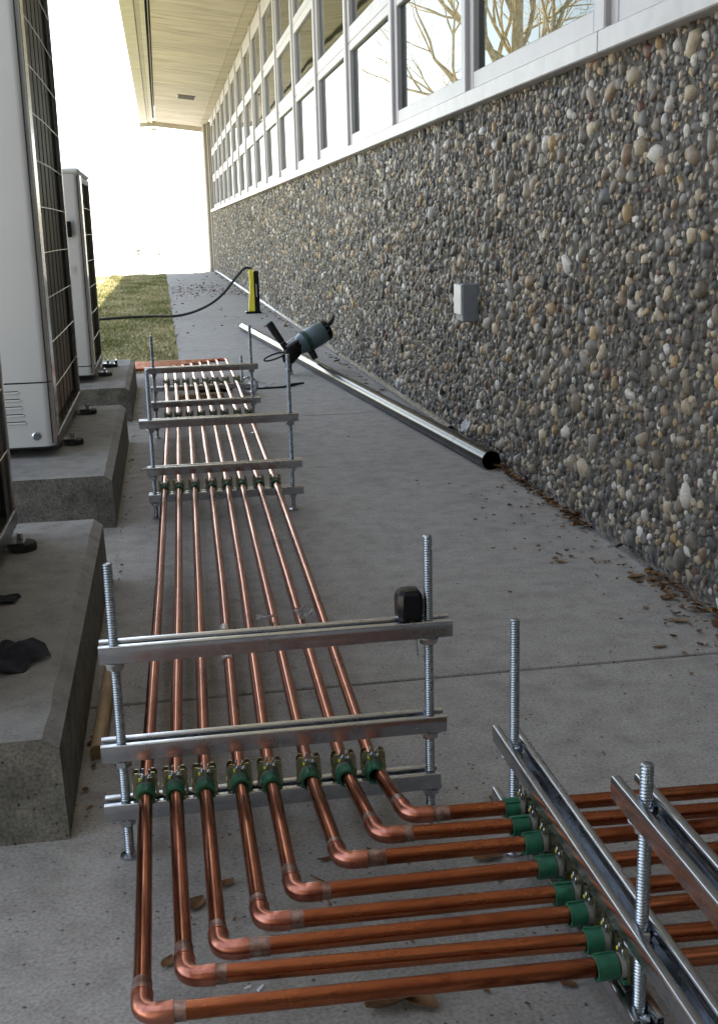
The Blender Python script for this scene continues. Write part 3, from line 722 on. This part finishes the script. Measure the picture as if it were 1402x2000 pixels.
def sheet(name, label, cat, loc, sx, sy, material, seed, amp=.01, lift=0, thick=.0012, tilt=(0,0,0), group=None, n=12):
    rr = np.random.default_rng(seed); th = np.linspace(0, 2*np.pi, 28, endpoint=False)
    rad = 1+.22*np.cos(2*th+rr.random()*6)+.16*np.cos(3*th+rr.random()*6)+.12*np.cos(5*th+rr.random()*6)+.06*np.cos(9*th+rr.random()*6)
    q = MB(); ph = rr.random(6)*6
    f = lambda u, v: amp*(1.2+math.sin(u*3.1/sx*.7+ph[0])*math.cos(v*2.7/sy*.8+ph[1])+.5*math.sin((u/sx+v/sy)*5+ph[2])+.35*math.sin((u/sx-1.7*v/sy)*8+ph[3]))*.5
    rings = [.2,.45,.7,.88,1.0]
    pts = [(0,0)] + [(r_*rad[k]*sx*math.cos(th[k]), r_*rad[k]*sy*math.sin(th[k])) for r_ in rings for k in range(28)]
    m_ = len(pts)
    for lay in (0, 1): q.v += [(u, v, max(f(u,v),.0002)+lift+lay*thick) for u, v in pts]
    for lay in (0, 1):
        o_ = lay*m_
        q.f += [(o_, o_+1+k, o_+1+(k+1)%28) for k in range(28)]
        for r_ in range(4): q.f += [(o_+1+r_*28+k, o_+1+(r_+1)*28+k, o_+1+(r_+1)*28+(k+1)%28, o_+1+r_*28+(k+1)%28) for k in range(28)]
    e = 1+4*28
    q.f += [(e+k, e+(k+1)%28, m_+e+(k+1)%28, m_+e+k) for k in range(28)]
    o = q.build(name, material, None, 60); o.location = loc; o.rotation_euler = tilt
    return tag(o, label, cat, group)
sheet('rag', 'dark cloth rag lying nearer the front edge of the nearest plinth', 'rag', (-.365, 2.245, ZP-.003), .085, .075, M['rag'], 4, .026)
sheet('rag', 'small dark rag on the nearest plinth, behind the larger one', 'rag', (-.435, 2.66, ZP-.003), .06, .04, M['rag'], 9, .010)
o = sheet('plastic_scrap', 'torn clear plastic scrap clinging between the two right hand pipes', 'scrap', (.268, 2.56, .129), .024, .017, M['clear'], 21, .018, tilt=(.5,.1,.3))
o = sheet('plastic_scrap', 'tiny clear plastic flake resting on the fifth and sixth pipes', 'scrap', (.180, 2.56, .1285), .020, .006, M['clear'], 25, .008)
# wooden stick
MBs = MB().tube([(0,0,0),(.004,.24,0),(.006,.48,0)], [.0150,.0150,.0145], 12)
o = MBs.build('wooden_stick', M['wood'], None, 50); o.location = (-.186, 2.17, .0150); tag(o, 'round wooden stick lying against the side of the nearest plinth', 'stick')
# dark steel tube against the wall
a = Vector((1.302, 4.64, .0405)); bb = Vector((.775, 12.1, .0405))
t = thing('steel_tube', 'long dark steel tube lying on the pavement beside the wall', 'tube', (a.x, a.y, 0))
local(MB().ring(a, bb, .0405, .0375, 40), t).build('tube_wall', M['black_steel'], t, 40)
local(MB().ring(a+(bb-a)*.055, a+(bb-a)*.058, .0411, .0380, 32), t).build('seam_ring', M['black_steel'], t, 40)
o = sheet('paper_scrap', 'pale scrap leaning on the wall behind the steel tube', 'scrap', (1.342, 5.22, .095), .022, .030, M['white_chip'], 31, .004, tilt=(1.2,.0,-1.0))

# ------------------------------------------------------------------ core drill
D = Vector((0.845, 8.25, 0))
t = thing('angle_drill', 'blue grey angle drill propped on its bit beside the steel tube', 'drill', D); t.scale = (1.08,1.08,1.08)
def dp(px, py, yy=8.25): return None
B = lambda mb, n_, m_, par=t, sm=45: mb.build(n_, m_, par, sm)
ax0 = Vector((.025,0,.165)); ax1 = Vector((.295,.07,.295)); d = (ax1-ax0).normalized(); at_ = lambda s_: ax0 + d*s_
B(MB().tube([at_(.0), at_(.02), at_(.075), at_(.088), at_(.09)], [.036,.052,.066,.072,.068], 20), 'gear_collar', M['teal'])
B(MB().tube([at_(.0885), at_(.09), at_(.118), at_(.12)], [.068,.0760,.0760,.070], 24), 'band', M['dkgreen'])
B(MB().tube([at_(.1195), at_(.125), at_(.225), at_(.242)], [.070,.0735,.0735,.067], 24), 'motor_housing', M['teal'])
B(MB().tube([at_(.2415), at_(.245), at_(.272), at_(.285)], [.067,.0715,.069,.048], 20), 'end_cap', M['black_plastic'])
for k in range(5):
    B(MB().tube([at_(.247)+Vector((0,-.0715*math.cos(k*.5-1),.0715*math.sin(k*.5-1))), at_(.270)+Vector((0,-.0705*math.cos(k*.5-1),.0705*math.sin(k*.5-1)))], .003, 6), 'vent_rib', M['unit_frame'])
B(MB().tube([at_(.275)+Vector((0,0,.02)), at_(.302)+Vector((0,0,.032)), at_(.315)+Vector((.004,0,.052)), at_(.320)+Vector((.006,0,.070))], [.016,.014,.010,.003], 10), 'cord_sleeve', M['black_rubber'])
B(MB().tube([(.065,0,.205),(.025,0,.165),(-.002,0,.118),(-.008,0,.078)], [.050,.064,.056,.036], 16), 'gear_head', M['black_plastic'])
B(MB().tube([(-.008,0,.082),(-.008,0,.052),(.000,0,.028),(.012,-.005,.0115)], [.026,.022,.014,.009], 14), 'chuck', M['unit_frame'])
B(MB().tube([(.012,-.005,.0122),(.0,-.012,.0062),(-.022,-.012,.0062)], [.010,.0062,.0060], 10), 'bit', M['nut'])
B(MB().tube([(.000,-.02,.150),(-.030,-.024,.190),(-.046,-.026,.213)], [.020,.022,.020], 14), 'side_handle', M['black_rubber'])
B(MB().tube([(-.044,-.026,.210),(-.050,-.027,.219)], .015, 12), 'handle_ring', M['nut'])
B(MB().tube([(-.049,-.027,.217),(-.085,-.030,.272),(-.122,-.034,.333),(-.130,-.035,.345)], [.021,.024,.026,.022], 14), 'grip', M['black_rubber'])
B(MB().tube([(-.020,-.05,.185),(.020,-.06,.212),(.055,-.065,.232)], [.012,.016,.013], 10), 'trigger_lever', M['unit_frame'])
lp = [(-.03-.14*(1-math.cos(k/16*2*math.pi))*.5, -.03, .145+.017*math.sin(k/16*2*math.pi)-.040*(1-math.cos(k/16*2*math.pi))*.5) for k in range(17)]
B(MB().tube(lp, .0055, 8), 'strap_loop', M['black_rubber'])
# rear grip resting on the steel tube
B(MB().tube([(.120,.02,.185),(.150,.01,.140),(.172,.0,.0950)], [.030,.024,.020], 12), 'rear_grip', M['black_rubber'])
# bag and strap on the pavement
sheet('plastic_bag', 'crumpled clear plastic bag on the pavement below the drill', 'bag', (.56, 7.66, .001), .085, .095, M['clear'], 44, .030)
o = MB().tube([(-.14,0,.006),(-.05,-.01,.006),(.06,-.012,.006),(.15,.0,.007),(.21,.06,.010),(.29,.08,.016)], [.004,.006,.006,.0065,.011,.006], 8).build('black_strap', M['black_rubber'], None, 50); o.location = (.58, 7.55, 0); tag(o, 'thin black strap lying along the pavement in front of the bag', 'strap')
t = thing('tape_roll', 'small pale roll beside the low far stand', 'roll', (.487, 7.33, 0))
MB().ring((0,-.02,.055),(0,.03,.055), .055, .040, 24).build('roll_body', M['clear'], t, 40)
MB().ring((0,-.0205,.055),(0,-.016,.055), .058, .052, 24).build('rim', M['unit_frame'], t, 40)
# clutter beneath the low far stand
o = MB().box(-.14,.16,-.03,.03,0,.05,.006).build('timber_offcut', M['wood'], None); o.location = (.16, 7.10, 0); o.rotation_euler.z = .06; tag(o, 'dark timber offcut lying under the low far stand', 'timber')
t = thing('black_tool_bag', 'dark tool bag lying under the copper pipes at the far bend', 'bag', (.30, 7.52, 0))
q = MB().box(-.13,.10,-.05,.05,0,.06,.02); q.build('bag_body', M['black_rubber'], t)
MB().tube([(-.06,0,.058),(-.04,0,.075),(.01,0,.075),(.03,0,.058)], .005, 8).build('handle', M['black_rubber'], t, 50)

# ------------------------------------------------------------------ yellow and black post with its cable
t = thing('power_post', 'tall yellow and black box standing upright by the wall', 'power post', (1.07, 14.7, 0))
q = MB(); q.v = [(-.050,-.05,.03),(.028,-.05,.03),(.028,.05,.03),(-.050,.05,.03),(-.022,-.05,.30),(.028,-.05,.30),(.028,.05,.30),(-.022,.05,.30),(-.022,-.05,.525),(.028,-.05,.545),(.028,.05,.545),(-.022,.05,.525)]
q.f = [(0,1,2,3),(8,9,10,11)] + [(a_+j, a_+(j+1)%4, a_+4+(j+1)%4, a_+4+j) for a_ in (0,4) for j in range(4)]
q.build('yellow_half', M['yellow_plastic'], t)
MB().box(-.018,.016,-.056,-.0505,.30,.44,.002).build('yellow_rib', M['yellow_plastic'], t)
MB().box(.029,.092,-.048,.05,.03,.515,.006).build('black_half', M['black_plastic'], t)
MB().box(.052,.058,-.051,-.0485,.20,.36).build('handle_slot', M['unit_white'], t)
MB().box(-.085,.105,-.07,.07,0,.0295,.006).build('base', M['black_plastic'], t)
cp = [(1.09,14.7,.535),(1.04,14.7,.555),(.98,14.69,.54),(.88,14.67,.44),(.76,14.64,.30),(.62,14.61,.18),(.45,14.58,.09),(.27,14.55,.035),(.10,14.52,.014),(-.06,14.49,.018),(-.30,14.40,.03),(-.55,14.3,.032),(-.80,14.2,.030),(-1.3,14.1,.03)]
cv = []
for k in range(len(cp)-1):                       # catmull-rom
    p0,p1,p2,p3 = [Vector(cp[max(0,min(len(cp)-1,k+e))]) for e in (-1,0,1,2)]
    for s_ in range(5):
        u = s_/5; cv.append(.5*((2*p1)+(p2-p0)*u+(2*p0-5*p1+4*p2-p3)*u*u+(3*p1-p0-3*p2+p3)*u**3))
o = MB().tube(cv+[Vector(cp[-1])], .0155, 10).build('cable', M['black_rubber'], None, 50); tag(o, 'thick black cable dropping from the yellow box onto the lawn', 'cable')

# ------------------------------------------------------------------ leaves and debris
def leaf_geo(q, x, y, z, L, W, rz, curl, fold, tilt):
    k = len(q.v); n_ = 5
    m_ = Matrix.Translation((x,y,z)) @ Matrix.Rotation(rz,4,'Z') @ Matrix.Rotation(tilt,4,'X')
    for j in range(n_+1):
        u = j/n_; w_ = W*math.sin(math.pi*min(1,u*.93+.04))**.8*(1 if u<.5 else 1-.3*(u-.5)); zc = curl*L*(4*(u-.5)**2)
        for sgn in (-1,0,1): q.v.append(tuple(m_ @ Vector(((u-.5)*L, sgn*w_*.5, zc + abs(sgn)*fold*w_))))
    for j in range(n_):
        for a_ in (0,1): q.f.append((k+j*3+a_, k+j*3+a_+1, k+(j+1)*3+a_+1, k+(j+1)*3+a_))
LV = [(-.014,1.613,.045,.030,.9,'curled brown leaf between the first and second pipes','leaf'),(.461,1.652,.055,.022,.1,'dark curled leaf under the cross pipes, left of the right edge stand','leaf'),(1.285,3.043,.065,.03,.2,'tan pointed leaf on the pavement nearest the pebble wall','tan_leaf'),(1.241,2.663,.055,.028,-.5,'tan leaf on the pavement, in front of the leaf litter at the right','tan_leaf'),
      (.236,1.323,.075,.045,.3,'large torn brown leaf at the bottom edge of the picture','leaf'),(.275,1.318,.055,.032,-.7,'brown leaf curled against the large torn one at the bottom edge','leaf'),(.035,1.661,.035,.018,.6,'small brown leaf between the second and third pipes','leaf'),(.459,1.338,.035,.018,.8,'narrow brown leaf below the frontmost cross pipe','leaf'),(.478,1.318,.026,.016,-.6,'small dark leaf beside the foot of the right edge stand','leaf'),(.204,1.704,.04,.012,.3,'thin brown leaf under the sixth pipe','leaf'),(-.055,1.474,.03,.018,1.1,'small leaf beside the leftmost pipe','leaf'),(1.12,2.50,.04,.016,.1,'narrow dark leaf lying on the pavement joint at the right','leaf'),(1.13,3.25,.045,.016,.2,'thin tan leaf out on the pavement near the dark leaf litter','tan_leaf')]
for x,y,L,W,rz,lab,mt in LV:
    q = MB(); leaf_geo(q,0,0,.0015,L,W,rz,random.uniform(.08,.22),random.uniform(.15,.5),random.uniform(-.1,.1))
    zm = min(p[2] for p in q.v); q.v = [(a_,b_,c_-zm+.0008) for a_,b_,c_ in q.v]
    o = q.build('dead_leaf', M[mt], None, 80); o.location = (x,y,0); tag(o, lab, 'leaf', 'single fallen leaves')
q = MB(); rr = random.Random(5)
def litter(x,y,zlim,s0=.010,s1=.036):
    L = rr.uniform(s0,s1); leaf_geo(q,x,y,.003+rr.random()*zlim,L,L*rr.uniform(.35,.85),rr.random()*6.28,rr.uniform(-.05,.25),rr.uniform(0,.5),rr.uniform(-.5,.5))
for _ in range(650):                              # bank along the wall foot
    y = 1.8+rr.random()**1.2*2.9; wd_ = .045 if y < 3.0 else .018
    if math.sin(y*7)+math.sin(y*3.1+1) < -.5 and y > 3.1: continue
    litter(1.352-abs(rr.gauss(0,wd_)), y, .014 if y<3.1 else .02)
for _ in range(160):
    y = rr.uniform(2.2,4.5); litter(1.34-abs(rr.gauss(0,.16)), y, .002, .006, .022)
for _ in range(260): litter(1.32-abs(rr.gauss(0,.05)), rr.uniform(5.5,30), .008, .015, .05)
for _ in range(220): litter(rr.uniform(.12,1.3), 21+rr.gauss(0,1.2), .004, .02, .06)
for _ in range(120): litter(rr.uniform(.12,1.2), rr.uniform(12,30), .003, .015, .05)
for _ in range(130): litter(rr.uniform(-.15,1.2), rr.uniform(1.2,8), .001, .004, .011)
for _ in range(90): litter(rr.uniform(-.05,.7), rr.uniform(1.2,1.9), .001, .004, .014)
for _ in range(60): litter(-.205+abs(rr.gauss(0,.015)), rr.uniform(1.9,8), .003, .006, .02)
tag(q.build('leaf_litter', M['leaf'], None, 80), 'brown leaf litter gathered along the foot of the wall', 'leaf litter', kind='stuff')
for k, (pts, lab) in enumerate([([(.17,1.66,.003),(.20,1.62,.004),(.245,1.60,.003),(.27,1.615,.003)],'thin curved twig under the fifth and sixth pipes'), ([(.17,1.615,.003),(.185,1.60,.003),(.19,1.57,.0025)],'short forked twig beside the curved one')]):
    tag(MB().tube(pts, [.0016]*len(pts), 6).build('twig', M['leaf'], None, 60), lab, 'twig')
for x,y,s_,rz,lab in [(-.175,4.914,.020,.4,'white scrap with a dark edge on the pavement left of the second stand'),(-.132,5.068,.022,.9,'white chip against the second plinth'),(.052,1.398,.006,.2,'tiny white chip at the front, left of its neighbour'),(.069,1.393,.007,.8,'tiny white chip at the front, right of its neighbour'),(.25,1.60,.006,.3,'tiny white chip under the sixth pipe')]:
    o = MB().add([(-s_,-s_*.45,0),(s_*.9,-s_*.3,0),(s_,s_*.4,0),(-s_*.7,s_*.5,0),(-s_*.9,-s_*.35,s_*.3),(s_*.8,-s_*.2,s_*.45),(s_*.9,s_*.3,s_*.4),(-s_*.6,s_*.4,s_*.25)],[(0,3,2,1),(4,5,6,7),(0,1,5,4),(1,2,6,5),(2,3,7,6),(3,0,4,7)]).build('chip', M['white_chip'], None); o.location=(x,y,.0002); o.rotation_euler.z = rz; tag(o, lab, 'chip')

# ------------------------------------------------------------------ bare tree (seen mirrored in the windows) and the far edge of the yard
def bare_tree(loc, label):
    rr = random.Random(17); t = thing('bare_tree', label, 'tree', loc)
    trunk = MB(); crown = MB()
    def grow(p, d, r, L, depth, mb):
        n_ = 5; path = [p]; rs = [r]; dd = d.copy()
        for k in range(n_):
            dd = (dd + Vector((rr.gauss(0,.13), rr.gauss(0,.13), rr.gauss(.03,.10)))).normalized(); path.append(path[-1]+dd*L/n_); rs.append(r*(1-.55*(k+1)/n_))
        mb.tube(path, rs, 8 if depth < 2 else 5 if depth < 4 else 3, False)
        if depth >= 5: return
        kids = 4 if depth < 3 else rr.choice((3,4)) if depth < 5 else 2
        for c in range(kids):
            k = rr.choice((2,3,4,5)) if c else 5
            a = rr.uniform(.25,.75) if depth else rr.uniform(.2,.5)
            ax = Vector((rr.gauss(0,1), rr.gauss(0,1), rr.gauss(0,.6))); ax = (ax - dd*ax.dot(dd)).normalized()
            nd = (dd*math.cos(a) + ax*math.sin(a)).normalized()
            grow(path[k], nd, rs[k]*rr.uniform(.6,.85) if c else rs[k]*.95, L*rr.uniform(.58,.82), depth+1, crown)
    trunk.tube([(0,0,-.1),(.02,0,.3),(.10,.0,2.6),(.0,.05,5.0),(.16,.1,7.2),(.05,.2,9.2)], [.60,.44,.36,.30,.25,.15], 14, False)
    for ang, r_, L, z0 in ((0.3,.15,5.2,4.6),(.1,.12,4.6,3.2),(2.2,.14,4.6,4.2),(3.3,.19,5.0,3.6),(2.9,.15,4.4,4.9),(5.6,.13,4.6,4.4),(0.0,.12,4.4,5.8),(3.0,.11,3.6,6.8),(1.5,.10,3.4,9.0),(6.1,.11,4.2,7.4)):
        grow(Vector((.04,.06,z0)), Vector((math.cos(ang)*(.85 if math.cos(ang) > 0 else .5), math.sin(ang)*.5, 1)).normalized(), r_, L, 1, crown)
    trunk.build('trunk', M['bark'], t, 60); crown.build('crown', M['bark'], t, 60)
    return t
bare_tree((-10.0, 41.5, -.03), 'bare pale barked tree mirrored in the nearest window panes')
t = thing('kerb_wall', 'low pale wall along the far side of the sunlit yard', 'wall', (0, 54.6, -.03))
MB().box(-22,22,-.1,.1,0,.055,.02).build('wall_body', M['yard'], t)
for k,(x,s_,lab) in enumerate([(-3.1,.16,'small far shrub on the low wall at the left'),(1.0,.20,'small far shrub on the low wall near its middle'),(1.9,.15,'small far shrub on the low wall nearest the building')]):
    q = MB(); rr = random.Random(k)
    for _ in range(160):
        v = Vector((rr.gauss(0,1),rr.gauss(0,1),rr.gauss(0,1))).normalized()*rr.random()**.4*s_; c_ = v+Vector((0,0,s_*1.0)); e = s_*.22
        q.add([c_+Vector((rr.uniform(-e,e),rr.uniform(-e,e),rr.uniform(-e,e))) for _ in range(3)], [(0,1,2)])
    t = thing('shrub', lab, 'shrub', (x-2.0, 54.9, -.03)); q.build('foliage', M['far_leaf'], t)
    MB().tube([(0,0,0),(0,0,s_)], .015, 6).build('stem', M['bark'], t)
